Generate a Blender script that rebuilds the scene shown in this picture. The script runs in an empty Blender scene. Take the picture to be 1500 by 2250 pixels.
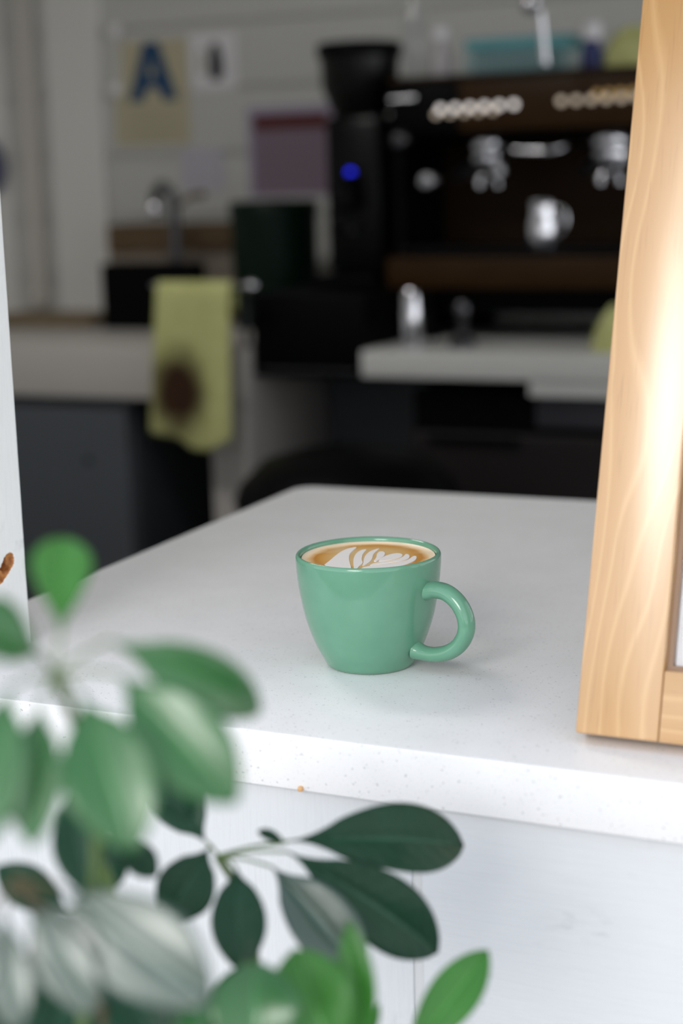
import bpy, bmesh, math, random
import numpy as np
from mathutils import Vector, Matrix

random.seed(7)
scn = bpy.context.scene
col = scn.collection

# ------------------------------------------------------------------ camera
YAW, PITCH, ROLL, FPX = math.radians(24.1307), math.radians(11.563), math.radians(1.506), 3500.0
CAM = Vector((0.3694, -0.7267, 1.2365))
fwd = Vector((-math.sin(YAW) * math.cos(PITCH), math.cos(YAW) * math.cos(PITCH), -math.sin(PITCH)))
r0 = Vector((math.cos(YAW), math.sin(YAW), 0)); d0 = fwd.cross(r0)
RIGHT = math.cos(ROLL) * r0 + math.sin(ROLL) * d0
DOWN = -math.sin(ROLL) * r0 + math.cos(ROLL) * d0
cam = bpy.data.cameras.new('camera'); cam_o = bpy.data.objects.new('camera', cam); col.objects.link(cam_o)
cam.sensor_fit = 'VERTICAL'; cam.sensor_height = 36.0; cam.sensor_width = 24.0
cam.lens = FPX / 2250 * 36.0
cam.clip_start = 0.02
mw = Matrix((RIGHT, -DOWN, -fwd)).transposed().to_4x4(); mw.translation = CAM
cam_o.matrix_world = mw
cam.dof.use_dof = True; cam.dof.focus_distance = 0.935; cam.dof.aperture_fstop = 4.0
scn.camera = cam_o

# ------------------------------------------------------------------ world, lights, exposure
scn.view_settings.view_transform = 'Standard'; scn.view_settings.look = 'None'
scn.view_settings.gamma = 1.0; scn.view_settings.use_curve_mapping = False
scn.view_settings.exposure = 0.0
w = bpy.data.worlds.new('overcast_sky'); scn.world = w; w.use_nodes = True
wn, wl = w.node_tree.nodes, w.node_tree.links
bg = wn['Background']; bg.inputs[1].default_value = 1.0
wtc = wn.new('ShaderNodeTexCoord'); wsx = wn.new('ShaderNodeSeparateXYZ'); wrp = wn.new('ShaderNodeValToRGB')   # hazy sky, palest at the horizon
wl.new(wtc.outputs['Generated'], wsx.inputs[0]); wl.new(wsx.outputs['Z'], wrp.inputs[0]); wl.new(wrp.outputs[0], bg.inputs[0])
we = wrp.color_ramp.elements; we[0].position = 0.0; we[0].color = (2.0, 2.02, 2.07, 1); we[1].position = 1.0; we[1].color = (0.75, 0.85, 1.0, 1)
e_ = we.new(0.35); e_.color = (1.35, 1.40, 1.48, 1)
SUN_DIR = Vector((0.0, 0.92, -0.39)).normalized()
sun = bpy.data.lights.new('hazy_sun', 'SUN'); sun.energy = 1.55; sun.angle = math.radians(22); sun.color = (1, 0.97, 0.93)
sun_o = bpy.data.objects.new('hazy_sun', sun); col.objects.link(sun_o)
sun_o.rotation_euler = SUN_DIR.to_track_quat('-Z', 'Y').to_euler()

# ------------------------------------------------------------------ helpers
def ray(px, py): return RIGHT * ((px - 750) / FPX) + DOWN * ((py - 1125) / FPX) + fwd
def on_y(px, py, Y): v = ray(px, py); return CAM + v * ((Y - CAM.y) / v.y)
def on_z(px, py, Z): v = ray(px, py); return CAM + v * ((Z - CAM.z) / v.z)
def at(px, py, d): return CAM + ray(px, py) * d

def nodes(m): return m.node_tree.nodes, m.node_tree.links
MATS = {}
def mat(name, colr, rough=0.5, metal=0.0, spec=0.5, coat=0.0, emit=None, es=0.0, trans=0.0, ior=1.45, alpha=1.0):
    if name in MATS: return MATS[name]
    m = bpy.data.materials.new(name); m.use_nodes = True
    b = m.node_tree.nodes['Principled BSDF']
    b.inputs['Base Color'].default_value = (*colr, 1); b.inputs['Roughness'].default_value = rough
    b.inputs['Metallic'].default_value = metal; b.inputs['Specular IOR Level'].default_value = spec
    b.inputs['Coat Weight'].default_value = coat; b.inputs['Coat Roughness'].default_value = 0.05
    b.inputs['Transmission Weight'].default_value = trans; b.inputs['IOR'].default_value = ior
    if emit: b.inputs['Emission Color'].default_value = (*emit, 1); b.inputs['Emission Strength'].default_value = es
    MATS[name] = m
    return m
def tex(m, kind, scale, detail=2.0, vec=(1, 1, 1), coord='Object', rough=0.5, loc=(0, 0, 0), rot=(0, 0, 0)):
    n, l = nodes(m)
    tc = n.new('ShaderNodeTexCoord'); mp = n.new('ShaderNodeMapping')
    mp.inputs['Scale'].default_value = vec; mp.inputs['Location'].default_value = loc; mp.inputs['Rotation'].default_value = rot
    l.new(tc.outputs[coord], mp.inputs['Vector'])
    t = n.new(kind); t.inputs['Scale'].default_value = scale
    if 'Detail' in t.inputs: t.inputs['Detail'].default_value = detail
    if 'Roughness' in t.inputs and kind == 'ShaderNodeTexNoise': t.inputs['Roughness'].default_value = rough
    l.new(mp.outputs['Vector'], t.inputs['Vector'])
    return t
def ramp(m, src, stops, interp='LINEAR'):
    n, l = nodes(m); r = n.new('ShaderNodeValToRGB'); r.color_ramp.interpolation = interp
    e = r.color_ramp.elements
    while len(e) < len(stops): e.new(0.5)
    for k, (p, c) in enumerate(stops):
        e[k].position = p; e[k].color = (*c, 1) if len(c) == 3 else c
    l.new(src, r.inputs['Fac']); return r.outputs['Color']
def mix(m, fac, a, b, blend='MIX'):
    n, l = nodes(m); x = n.new('ShaderNodeMix'); x.data_type = 'RGBA'; x.blend_type = blend
    for s, v in ((0, fac), (6, a), (7, b)):
        if hasattr(v, 'links') or isinstance(v, bpy.types.NodeSocket): l.new(v, x.inputs[s])
        else: x.inputs[s].default_value = v if s == 0 else (*v, 1)
    return x.outputs[2]
def math_n(m, op, a, b=0.0, c=None):
    n, l = nodes(m); x = n.new('ShaderNodeMath'); x.operation = op
    for s, v in ((0, a), (1, b), (2, c)):
        if v is None: continue
        if isinstance(v, bpy.types.NodeSocket): l.new(v, x.inputs[s])
        else: x.inputs[s].default_value = v
    return x.outputs[0]
def base(m, sock): nodes(m)[1].new(sock, m.node_tree.nodes['Principled BSDF'].inputs['Base Color'])
def bump(m, sock, strength=0.3, dist=0.001):
    n, l = nodes(m); b = n.new('ShaderNodeBump'); b.inputs['Strength'].default_value = strength; b.inputs['Distance'].default_value = dist
    l.new(sock, b.inputs['Height']); l.new(b.outputs['Normal'], n['Principled BSDF'].inputs['Normal'])
G = (0.0, 0.0, 0.0); W1 = (1, 1, 1)

class MB:
    """collects shapes; build() links them as ONE mesh object"""
    def __init__(s): s.v = []; s.f = []
    def add(s, vs, fs):
        o = len(s.v); s.v += [tuple(x) for x in vs]; s.f += [tuple(i + o for i in q) for q in fs]; return s
    def box(s, x0, x1, y0, y1, z0, z1, bev=0.0):
        bm = bmesh.new()
        M = Matrix.Translation(((x0 + x1) / 2, (y0 + y1) / 2, (z0 + z1) / 2)) @ Matrix.Diagonal((abs(x1 - x0), abs(y1 - y0), abs(z1 - z0), 1))
        bmesh.ops.create_cube(bm, size=1, matrix=M)
        if bev: bmesh.ops.bevel(bm, geom=bm.edges[:], offset=bev, segments=2, profile=0.5, affect='EDGES')
        bm.verts.index_update()
        s.add([v.co[:] for v in bm.verts], [[v.index for v in f.verts] for f in bm.faces]); bm.free(); return s
    def lathe(s, prof, c=(0, 0, 0), n=32, axis='z', cap=True):
        vs = []; fs = []
        for (r, z) in prof:
            for k in range(n):
                a = 2 * math.pi * k / n
                p = (r * math.cos(a), r * math.sin(a), z)
                if axis == 'y': p = (p[0], p[2], -p[1])
                if axis == 'x': p = (p[2], p[0], p[1])
                vs.append((p[0] + c[0], p[1] + c[1], p[2] + c[2]))
        for i in range(len(prof) - 1):
            for k in range(n):
                k2 = (k + 1) % n; fs.append((i * n + k, i * n + k2, (i + 1) * n + k2, (i + 1) * n + k))
        if cap:
            if prof[0][0] > 1e-6: fs.append(tuple(reversed(range(n))))
            if prof[-1][0] > 1e-6: fs.append(tuple((len(prof) - 1) * n + k for k in range(n)))
        return s.add(vs, fs)
    def tube(s, pts, rad, n=12, cap=True, ref=None, ry=None):
        pts = [Vector(p) for p in pts]; N = len(pts)
        rs = rad if isinstance(rad, (list, tuple)) else [rad] * N
        rys = ry if ry is not None else rs
        vs = []; fs = []; prev = None
        for i, p in enumerate(pts):
            t = (pts[min(i + 1, N - 1)] - pts[max(i - 1, 0)]).normalized()
            u = prev if prev is not None else (Vector(ref) if ref else Vector((0, 0, 1)) if abs(t.z) < 0.9 else Vector((1, 0, 0)))
            u = (u - t * u.dot(t)).normalized(); prev = u; b = t.cross(u)
            for k in range(n):
                a = 2 * math.pi * k / n
                vs.append(p + u * (math.cos(a) * rs[i]) + b * (math.sin(a) * rys[i]))
        for i in range(N - 1):
            for k in range(n):
                k2 = (k + 1) % n; fs.append((i * n + k, i * n + k2, (i + 1) * n + k2, (i + 1) * n + k))
        if cap: fs += [tuple(reversed(range(n))), tuple((N - 1) * n + k for k in range(n))]
        return s.add(vs, fs)
    def prism(s, poly, y0, y1, plane='xz'):
        n = len(poly)
        def P(a, b, c): return (a, c, b) if plane == 'xz' else (a, b, c)
        vs = [P(a, b, y0) for a, b in poly] + [P(a, b, y1) for a, b in poly]
        fs = [tuple(range(n)), tuple(reversed(range(n, 2 * n)))] + [(i, i + n, (i + 1) % n + n, (i + 1) % n) for i in range(n)]
        return s.add(vs, fs)
    def build(s, name, m, parent=None, smooth=None, loc=None):
        me = bpy.data.meshes.new(name); me.from_pydata(s.v, [], s.f); me.update()
        bm = bmesh.new(); bm.from_mesh(me); bmesh.ops.recalc_face_normals(bm, faces=bm.faces[:]); bm.to_mesh(me); bm.free()
        if smooth:
            for p in me.polygons: p.use_smooth = True
            me.set_sharp_from_angle(angle=math.radians(smooth))
        me.materials.append(m)
        o = bpy.data.objects.new(name, me); col.objects.link(o)
        if loc is not None: o.location = loc
        if parent:
            o.parent = parent
            if loc is None: o.matrix_parent_inverse = Matrix.Translation(-Vector(parent.location)) if parent.parent is None else Matrix()
        return o
def tag(o, label=None, cat=None, group=None, kind=None):
    if label: o['label'] = label
    if cat: o['category'] = cat
    if group: o['group'] = group
    if kind: o['kind'] = kind
    return o
def empty(name, loc, label, cat, group=None, kind=None):
    o = bpy.data.objects.new(name, None); col.objects.link(o); o.location = loc; o.empty_display_size = 0.05
    return tag(o, label, cat, group, kind)
def struct(o, label=None): o['kind'] = 'structure'; tag(o, label); return o
def spline(pts, n=8):
    P = [Vector(p) for p in pts]; out = []
    for i in range(len(P) - 1):
        a = P[max(i - 1, 0)]; b = P[i]; c = P[i + 1]; d = P[min(i + 2, len(P) - 1)]
        for k in range(n):
            t = k / n
            out.append(0.5 * ((2 * b) + (c - a) * t + (2 * a - 5 * b + 4 * c - d) * t * t + (3 * b - a - 3 * c + d) * t ** 3))
    out.append(P[-1]); return out

# ------------------------------------------------------------------ materials
def quartz():
    m = mat('white_quartz', (0.78, 0.78, 0.79), 0.40)
    def chips(scale, vec, keep, lo, hi):
        vo = tex(m, 'ShaderNodeTexVoronoi', scale, vec=vec); no = tex(m, 'ShaderNodeTexNoise', scale * 1.6, 2)
        n, l = nodes(m); sp = n.new('ShaderNodeSeparateColor'); l.new(vo.outputs['Color'], sp.inputs[0])
        d = math_n(m, 'ADD', vo.outputs['Distance'], math_n(m, 'MULTIPLY', math_n(m, 'SUBTRACT', no.outputs['Fac'], 0.5), 0.5))
        return math_n(m, 'MULTIPLY', ramp(m, d, [(lo, W1), (hi, G)]), math_n(m, 'GREATER_THAN', sp.outputs[0], keep))
    big = chips(430, (0.6, 1.0, 0.8), 0.10, 0.39, 0.50); small = chips(900, (0.7, 1.0, 1.0), 0.05, 0.41, 0.55)
    cl = tex(m, 'ShaderNodeTexNoise', 30, 4)
    c0 = ramp(m, cl.outputs['Fac'], [(0.3, (0.78, 0.78, 0.79)), (0.7, (0.82, 0.82, 0.835))])
    c1 = mix(m, math_n(m, 'MULTIPLY', small, 0.45), c0, (0.36, 0.36, 0.37))
    base(m, mix(m, math_n(m, 'MULTIPLY', big, 0.55), c1, (0.24, 0.24, 0.25)))
    return m
M_QUARTZ = quartz()
def painted(name, c, vec, bs=0.5):
    m = mat(name, c, 0.5)
    g = tex(m, 'ShaderNodeTexNoise', 55, 6, vec=vec, rough=0.75)
    s = tex(m, 'ShaderNodeTexNoise', 18, 3)
    h = tex(m, 'ShaderNodeTexNoise', 60, 5, vec=(1 + vec[0] * 0.08, 1, 1 + vec[2] * 0.08))
    k = ramp(m, g.outputs['Fac'], [(0.25, tuple(x * 0.93 for x in c)), (0.5, c), (0.8, tuple(min(1, x * 1.03) for x in c))])
    dirt = math_n(m, 'MULTIPLY', ramp(m, s.outputs['Fac'], [(0.56, G), (0.72, W1)]), ramp(m, h.outputs['Fac'], [(0.56, G), (0.66, W1)]))
    base(m, mix(m, math_n(m, 'MULTIPLY', dirt, 0.35), k, (0.33, 0.34, 0.36)))
    bump(m, g.outputs['Fac'], bs, 0.0006)
    return m
M_SIDE_V = painted('painted_board_upright_grain', (0.645, 0.665, 0.69), (14, 14, 0.6), 0.55)
M_SIDE_H = painted('painted_board_cross_grain', (0.645, 0.665, 0.69), (0.5, 14, 16), 0.35)
M_WALL = mat('interior_white_paint', (0.60, 0.60, 0.575), 0.55)
M_OUT = mat('exterior_white_paint', (0.62, 0.63, 0.64), 0.55)
M_TRIMW = mat('greyed_white_trim', (0.62, 0.59, 0.55), 0.5)
M_CEIL = mat('ceiling_paint', (0.5, 0.47, 0.42), 0.7)
M_FLOOR = mat('dark_floor_tile', (0.05, 0.048, 0.045), 0.45)
M_GROUND = mat('pavement_concrete', (0.42, 0.41, 0.40), 0.85)
t = tex(M_GROUND, 'ShaderNodeTexNoise', 6, 6); base(M_GROUND, ramp(M_GROUND, t.outputs['Fac'], [(0.3, (0.15, 0.15, 0.15)), (0.7, (0.21, 0.205, 0.2))]))
M_BLACK = mat('black_plastic', (0.0015, 0.0015, 0.002), 0.5, spec=0.08)
M_BLACKG = mat('black_gloss_enamel', (0.003, 0.003, 0.0035), 0.3, spec=0.2)
M_CHROME = mat('chrome', (0.78, 0.78, 0.82), 0.12, 1.0)
M_STEEL = mat('brushed_steel', (0.55, 0.55, 0.57), 0.3, 1.0)
M_DSTEEL = mat('dark_steel', (0.12, 0.12, 0.13), 0.3, 1.0)
M_RUB = mat('dark_rubber', (0.01, 0.01, 0.01), 0.7)
M_PAPER = mat('white_paper', (0.80, 0.79, 0.81), 0.6)
M_CREAM = mat('cream_card', (0.55, 0.50, 0.34), 0.5)
M_BLUE = mat('blue_ink', (0.005, 0.06, 0.16), 0.5)
M_INK = mat('dark_ink', (0.03, 0.03, 0.035), 0.6)
M_FADE = mat('faded_ink', (0.40, 0.38, 0.27), 0.6)
M_PINK = mat('mauve_paper', (0.26, 0.19, 0.25), 0.6)
M_LILAC2 = mat('lavender_paper', (0.42, 0.38, 0.50), 0.6)
M_RED = mat('dark_red_ink', (0.10, 0.012, 0.012), 0.6)
M_LILAC = mat('lilac_paper', (0.55, 0.53, 0.60), 0.6)
M_APRON = mat('aged_white_laminate', (0.52, 0.49, 0.46), 0.5)
M_GREYDOOR = mat('blue_grey_laminate', (0.09, 0.10, 0.115), 0.5)
M_WALNUT = mat('walnut_panel', (0.10, 0.05, 0.018), 0.45, spec=0.15)
t = tex(M_WALNUT, 'ShaderNodeTexNoise', 12, 4, vec=(1, 6, 14)); base(M_WALNUT, ramp(M_WALNUT, t.outputs['Fac'], [(0.3, (0.022, 0.010, 0.003)), (0.7, (0.045, 0.021, 0.006))]))
M_GLASS = mat('clear_glass', (0.9, 0.92, 0.92), 0.05, trans=0.9, ior=1.45)
M_TEAL = mat('teal_plastic', (0.10, 0.33, 0.36), 0.4)
M_NAVY = mat('navy_label', (0.01, 0.02, 0.12), 0.4)
M_WHITEP = mat('white_plastic', (0.75, 0.74, 0.77), 0.3)
M_DGREEN = mat('dark_green_enamel', (0.002, 0.011, 0.006), 0.45, spec=0.2)
M_BROWN = mat('brown_wood', (0.12, 0.075, 0.035), 0.6)
M_LAMP = mat('lit_button', (0.6, 0.58, 0.55), 0.3, emit=(1.0, 0.93, 0.90), es=1.25)
M_LAMPW = mat('lit_amber_button', (0.6, 0.5, 0.35), 0.3, emit=(1.0, 0.84, 0.68), es=0.5)
M_LEDB = mat('blue_indicator', (0.0, 0.0, 0.3), 0.3, emit=(0.02, 0.03, 1.0), es=1.6)

# yellow towel with a coffee stain
def towel_mat(stain):
    m = mat('yellow_terry' + ('_stained' if stain else ''), (0.62, 0.60, 0.24), 0.9)
    no = tex(m, 'ShaderNodeTexNoise', 40, 5)
    c = ramp(m, no.outputs['Fac'], [(0.3, (0.47, 0.48, 0.19)), (0.7, (0.56, 0.57, 0.25))])
    if stain:
        n, l = nodes(m); tc = n.new('ShaderNodeTexCoord'); vm = n.new('ShaderNodeMapping')
        vm.inputs['Location'].default_value = (1.198 / 0.058, 0, -0.846 / 0.085); vm.inputs['Scale'].default_value = (1 / 0.058, 0, 1 / 0.085)
        l.new(tc.outputs['Object'], vm.inputs['Vector']); ln = n.new('ShaderNodeVectorMath'); ln.operation = 'LENGTH'
        l.new(vm.outputs['Vector'], ln.inputs[0])
        n2 = tex(m, 'ShaderNodeTexNoise', 22, 3)
        d = math_n(m, 'ADD', ln.outputs['Value'], math_n(m, 'MULTIPLY', n2.outputs['Fac'], 0.6))
        c = mix(m, ramp(m, math_n(m, 'MULTIPLY', d, 0.5), [(0.42, W1), (0.85, G)]), c, (0.035, 0.012, 0.002))
    base(m, c); return m
M_TOWEL = towel_mat(False); M_TOWELS = towel_mat(True)

# ------------------------------------------------------------------ structure
ZC = 0.95
struct(MB().box(-8, 9, -8, 9, -0.2, -0.101).build('ground', M_GROUND), 'grey pavement outside the serving window')
struct(MB().box(-2.6, 1.4, 0.02, 2.9, -0.1, 0.0).build('floor', M_FLOOR), 'dark tiled floor inside the booth')
struct(MB().box(-2.7, 1.5, 0.02, 3.0, 2.4, 2.5).build('ceiling', M_CEIL), 'plain ceiling of the booth')
struct(MB().box(-2.7, -2.6, 0.105, 2.9, 0, 2.4).build('wall_left', M_WALL), 'white side wall of the booth')
wr = struct(MB().box(1.4, 1.5, 0.1055, 2.9, 0, 0.95).box(1.4, 1.5, 0.1055, 2.9, 2.2, 2.3995).box(1.4, 1.5, 0.1055, 0.2, 0.95, 2.2).box(1.4, 1.5, 2.7, 2.9, 0.95, 2.2).build('wall_right', M_WALL), 'white side wall of the booth with a wide open hatch')
wb = struct(MB().box(-2.7, 1.5, 2.812, 2.9, 0, 2.4).build('wall_back', M_WALL), 'white boarded back wall of the booth')
z = 0.0; hs = []
zl = [0.0, 0.37, 0.56, 0.715, 0.868, 1.02, 1.172, 1.324, 1.476, 1.628, 1.78, 1.932, 2.084, 2.236, 2.4]
for a, b in zip(zl[:-1], zl[1:]):
    MB().box(-2.6, 1.4, 2.80, 2.8125, a + 0.003, b - 0.003, 0.002).build('plank', M_WALL, wb)
# upright boards by the corner of the back wall
for k, (xa, xb, dp) in enumerate(((-2.58, -2.12, 0.012), (-2.075, -2.02, 0.03), (-1.985, -1.83, 0.02))):
    struct(MB().box(xa, xb, 2.80 - dp, 2.80, 0.93 if k != 1 else 0.95, 2.4, 0.003).build('trim_%d' % (k + 3), M_TRIMW if k == 1 else mat('light_lifted_trim', (0.80, 0.79, 0.76), 0.5)),  # lighter paint on the outer two boards stands in for side light
           ('wide white upright board on the back wall behind the post', 'narrow pinkish white upright strip on the back wall', 'pale upright board on the back wall beside the grade card')[k])

# front wall: siding boards under the counter, wall above it around the opening
wf = struct(MB().box(-2.7, 1.5, 0.0066, 0.105, 0.0, 0.9187).build('wall_front', M_OUT), 'white painted wooden wall below the counter')
edges = [-1.51, -1.31, -1.11, -0.91, -0.71, -0.51, -0.31, -0.113, 0.0795, 0.55, 0.75, 0.95, 1.15, 1.35, 1.5]
for i, (a, b) in enumerate(zip(edges[:-1], edges[1:])):
    MB().box(a + 0.0028, b - 0.0028, 0.005, 0.0069, 0.0, 0.9185, 0.0009).build('board', M_SIDE_H if a > 0.07 else M_SIDE_V, wf)
XJ = -0.2273
struct(MB().box(-2.7, XJ - 0.019, 0.02, 0.104, ZC, 2.5).build('wall_front_side', M_OUT), 'white outside wall beside the serving window')
struct(MB().box(1.40, 1.5, 0.02, 0.105, ZC, 2.5).build('wall_front_far_side', M_OUT), 'white outside wall past the picture frame')
struct(MB().box(XJ - 0.019, 1.40, 0.02, 0.105, 1.435, 2.5).build('wall_front_top', M_OUT), 'white header over the serving window')

# jamb board with the gouge in its paint
def jamb():
    m = painted('jamb_paint', (0.86, 0.87, 0.86), (14, 14, 0.5), 0.5)
    n, l = nodes(m)
    src = n['Principled BSDF'].inputs['Base Color'].links[0].from_socket
    at_ = n.new('ShaderNodeAttribute'); at_.attribute_name = 'bare'
    no = tex(m, 'ShaderNodeTexNoise', 300, 3, vec=(1, 1, 0.4))
    wood = ramp(m, no.outputs['Fac'], [(0.35, (0.30, 0.10, 0.025)), (0.65, (0.60, 0.27, 0.08))])
    mask = ramp(m, math_n(m, 'ADD', at_.outputs['Fac'], math_n(m, 'MULTIPLY', math_n(m, 'SUBTRACT', no.outputs['Fac'], 0.5), 0.5)), [(0.45, G), (0.5, W1)])
    flk = tex(m, 'ShaderNodeTexNoise', 45, 4, vec=(1, 1, 0.35)); fl = ramp(m, flk.outputs['Fac'], [(0.725, G), (0.735, W1)])
    c = mix(m, fl, src, (0.50, 0.28, 0.12)); base(m, mix(m, mask, c, wood))
    ys = np.linspace(0.0205, 0.105, 80)
    zs = np.concatenate([np.linspace(ZC, 0.985, 20)[:-1], np.linspace(0.985, 1.022, 60)[:-1], np.linspace(1.022, 1.435, 40)])
    rng = np.random.RandomState(3)
    def cap(y, z):   # distance to the gouge's centre line
        a = np.array((0.060, 0.9975)); b = np.array((0.0775, 1.0005)); c_ = np.array((0.0875, 1.0085)); best = 9
        for p, q, r1, r2 in ((a, b, 0.0045, 0.0042), (b, c_, 0.0042, 0.0052)):
            d = q - p; tt = np.clip(((y - p[0]) * d[0] + (z - p[1]) * d[1]) / d.dot(d), 0, 1); e = p + tt * d
            best = min(best, math.hypot(y - e[0], z - e[1]) - (r1 + (r2 - r1) * tt))
        return best
    vs = []; bare = []
    for zz in zs:
        for yy in ys:
            d = cap(yy, zz) + rng.uniform(-0.0004, 0.0004)
            hole = max(0.0, 1 - math.hypot((yy - 0.0845) / 0.0035, (zz - 1.0075) / 0.005))
            depth = 0.0035 * min(1, max(0, -d / 0.002)) + 0.016 * min(1, hole * 3)
            e = max(0, (abs(yy - 0.105) < 1e-4) * 0.0008)
            vs.append((XJ - depth - e + rng.uniform(-1, 1) * 0.00006, yy, zz)); bare.append(1.0 if d < -0.0002 else max(0.0, 0.5 - d / 0.002))
    nY = len(ys); fs = [(j * nY + i, j * nY + i + 1, (j + 1) * nY + i + 1, (j + 1) * nY + i) for j in range(len(zs) - 1) for i in range(nY - 1)]
    mb = MB().add(vs, fs)
    o = len(vs); nf = len(zs)
    # back, front and hidden sides of the board
    for yy, idx in ((0.0205, 0), (0.105, nY - 1)):
        st = len(mb.v); mb.v += [(XJ - 0.019, yy, zz) for zz in zs]
        mb.f += [(j * nY + idx, (j + 1) * nY + idx, st + j + 1, st + j) for j in range(nf - 1)]
    s1, s2 = o, o + nf
    mb.f += [(s1 + j, s1 + j + 1, s2 + j + 1, s2 + j) for j in range(nf - 1)]
    ob = mb.build('trim_1', m, smooth=50)
    att = ob.data.attributes.new('bare', 'FLOAT', 'POINT')
    att.data.foreach_set('value', bare + [0.0] * (len(mb.v) - len(bare)))
    return ob
struct(jamb(), 'white painted window jamb with a gouge showing orange bare wood')
struct(MB().box(1.381, 1.3995, 0.0205, 0.105, ZC, 1.434, 0.001).build('trim_2', M_OUT), 'white painted window jamb past the frame')

# ------------------------------------------------------------------ counter slab
def slab(poly, z0, z1, bev, name, m, parent=None):
    bm = bmesh.new(); vs = [bm.verts.new((x, y, z0)) for x, y in poly]; f = bm.faces.new(vs)
    r = bmesh.ops.extrude_face_region(bm, geom=[f]); bmesh.ops.translate(bm, vec=(0, 0, z1 - z0), verts=[g for g in r['geom'] if isinstance(g, bmesh.types.BMVert)])
    bmesh.ops.recalc_face_normals(bm, faces=bm.faces[:])
    ed = [e for e in bm.edges if abs(e.verts[0].co.z - e.verts[1].co.z) < 1e-6]
    bmesh.ops.bevel(bm, geom=ed, offset=bev, segments=3, profile=0.5, affect='EDGES')
    me = bpy.data.meshes.new(name); bm.to_mesh(me); bm.free(); me.materials.append(m)
    for p in me.polygons: p.use_smooth = True
    me.set_sharp_from_angle(angle=math.radians(35))
    o = bpy.data.objects.new(name, me); col.objects.link(o); return o
arc = [(-0.294 + 0.02 - 0.02 * math.cos(a), 0.658 - 0.02 + 0.02 * math.sin(a)) for a in np.linspace(0, math.pi / 2, 7)]
ct = slab([(-1.0, 0.0), (1.39, 0.0), (1.39, 0.7), *reversed(arc), (-0.294, 0.12), (-1.0, 0.12)], 0.9188, ZC, 0.0011, 'counter', M_QUARTZ)
tag(ct, 'speckled white quartz serving counter under the green mug', 'counter')
# legs under the inner end of the counter
# small chip of wood at the slab's lower edge
p = on_y(660, 1733, -0.0008)
M_CHIP = mat('splinter_wood', (0.62, 0.36, 0.16), 0.6)
ch = MB().lathe([(0.0, 0), (0.0014, 0.0002), (0.0017, 0.0012), (0.0012, 0.0026), (0.0, 0.003)], (p.x, p.y, p.z - 0.0014), 10).build('wood_splinter', M_CHIP, smooth=60)
tag(ch, 'tiny orange splinter of wood on the lower edge of the counter front', 'splinter')

# ------------------------------------------------------------------ mug
MX, MY = 0.0, 0.1357
M_MUG = mat('green_glaze', (0.16, 0.37, 0.26), 0.12, spec=0.6)
t = tex(M_MUG, 'ShaderNodeTexNoise', 60, 4); s_ = tex(M_MUG, 'ShaderNodeTexVoronoi', 380)
gz = ramp(M_MUG, t.outputs['Fac'], [(0.3, (0.112, 0.275, 0.183)), (0.7, (0.125, 0.297, 0.20))])
sp = math_n(M_MUG, 'MULTIPLY', ramp(M_MUG, s_.outputs['Distance'], [(0.12, W1), (0.2, G)]), ramp(M_MUG, s_.outputs['Color'], [(0.8, G), (0.85, W1)]))
base(M_MUG, mix(M_MUG, math_n(M_MUG, 'MULTIPLY', sp, 0.5), gz, (0.05, 0.12, 0.06)))
t2 = tex(M_MUG, 'ShaderNodeTexNoise', 14, 2); bump(M_MUG, t2.outputs['Fac'], 0.06, 0.004)
mug = empty('coffee_mug', (MX, MY, ZC), 'glossy green ceramic mug holding a latte on the white counter', 'mug')
prof = [(0.0, 0.0015), (0.021, 0.0015), (0.0235, 0.0), (0.0255, 0.0002), (0.0272, 0.0018), (0.0292, 0.0055), (0.0325, 0.0118), (0.0362, 0.0212), (0.0391, 0.0306), (0.0411, 0.040),
        (0.0426, 0.0493), (0.0436, 0.0587), (0.0440, 0.0655), (0.0439, 0.0682), (0.0431, 0.0695), (0.0421, 0.0695), (0.0412, 0.0687), (0.0407, 0.0665), (0.0404, 0.058), (0.0392, 0.045),
        (0.0365, 0.028), (0.031, 0.013), (0.025, 0.0075), (0.0, 0.006)]
fine = [Vector((a, 0, b)) for a, b in prof]; fine = spline(fine, 4)
MB().lathe([(max(0, q.x), q.z) for q in fine], (MX, MY, ZC), 96, cap=False).build('mug_body', M_MUG, mug, smooth=70)
HA = math.radians(-12)
hd = Vector((math.cos(HA), math.sin(HA), 0))
ctrl = [(0.0385, 0.0500), (0.0425, 0.0508), (0.0480, 0.0520), (0.0560, 0.0512), (0.0635, 0.0462), (0.0682, 0.0385), (0.0688, 0.0300), (0.0645, 0.0215), (0.0570, 0.0155), (0.0480, 0.0125), (0.0400, 0.0120), (0.0330, 0.0130)]
path = spline([Vector((MX, MY, ZC)) + hd * a + Vector((0, 0, b)) for a, b in ctrl], 6)
N = len(path)
thick = [0.0053 + 0.0012 * (max(0, 1 - i / 8)) for i in range(N)]
for i in range(N):
    u = i / (N - 1)
    thick[i] = 0.0050 + 0.0010 * math.exp(-(u / 0.10) ** 2) - 0.0008 * max(0, (u - 0.55) / 0.45) + 0.0014 * math.exp(-((1 - u) / 0.06) ** 2)
wide = [t_ * 1.12 for t_ in thick]
MB().tube(path, thick, 20, ref=(0, 0, 1), ry=wide).build('handle', M_MUG, mug, smooth=60)

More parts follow.
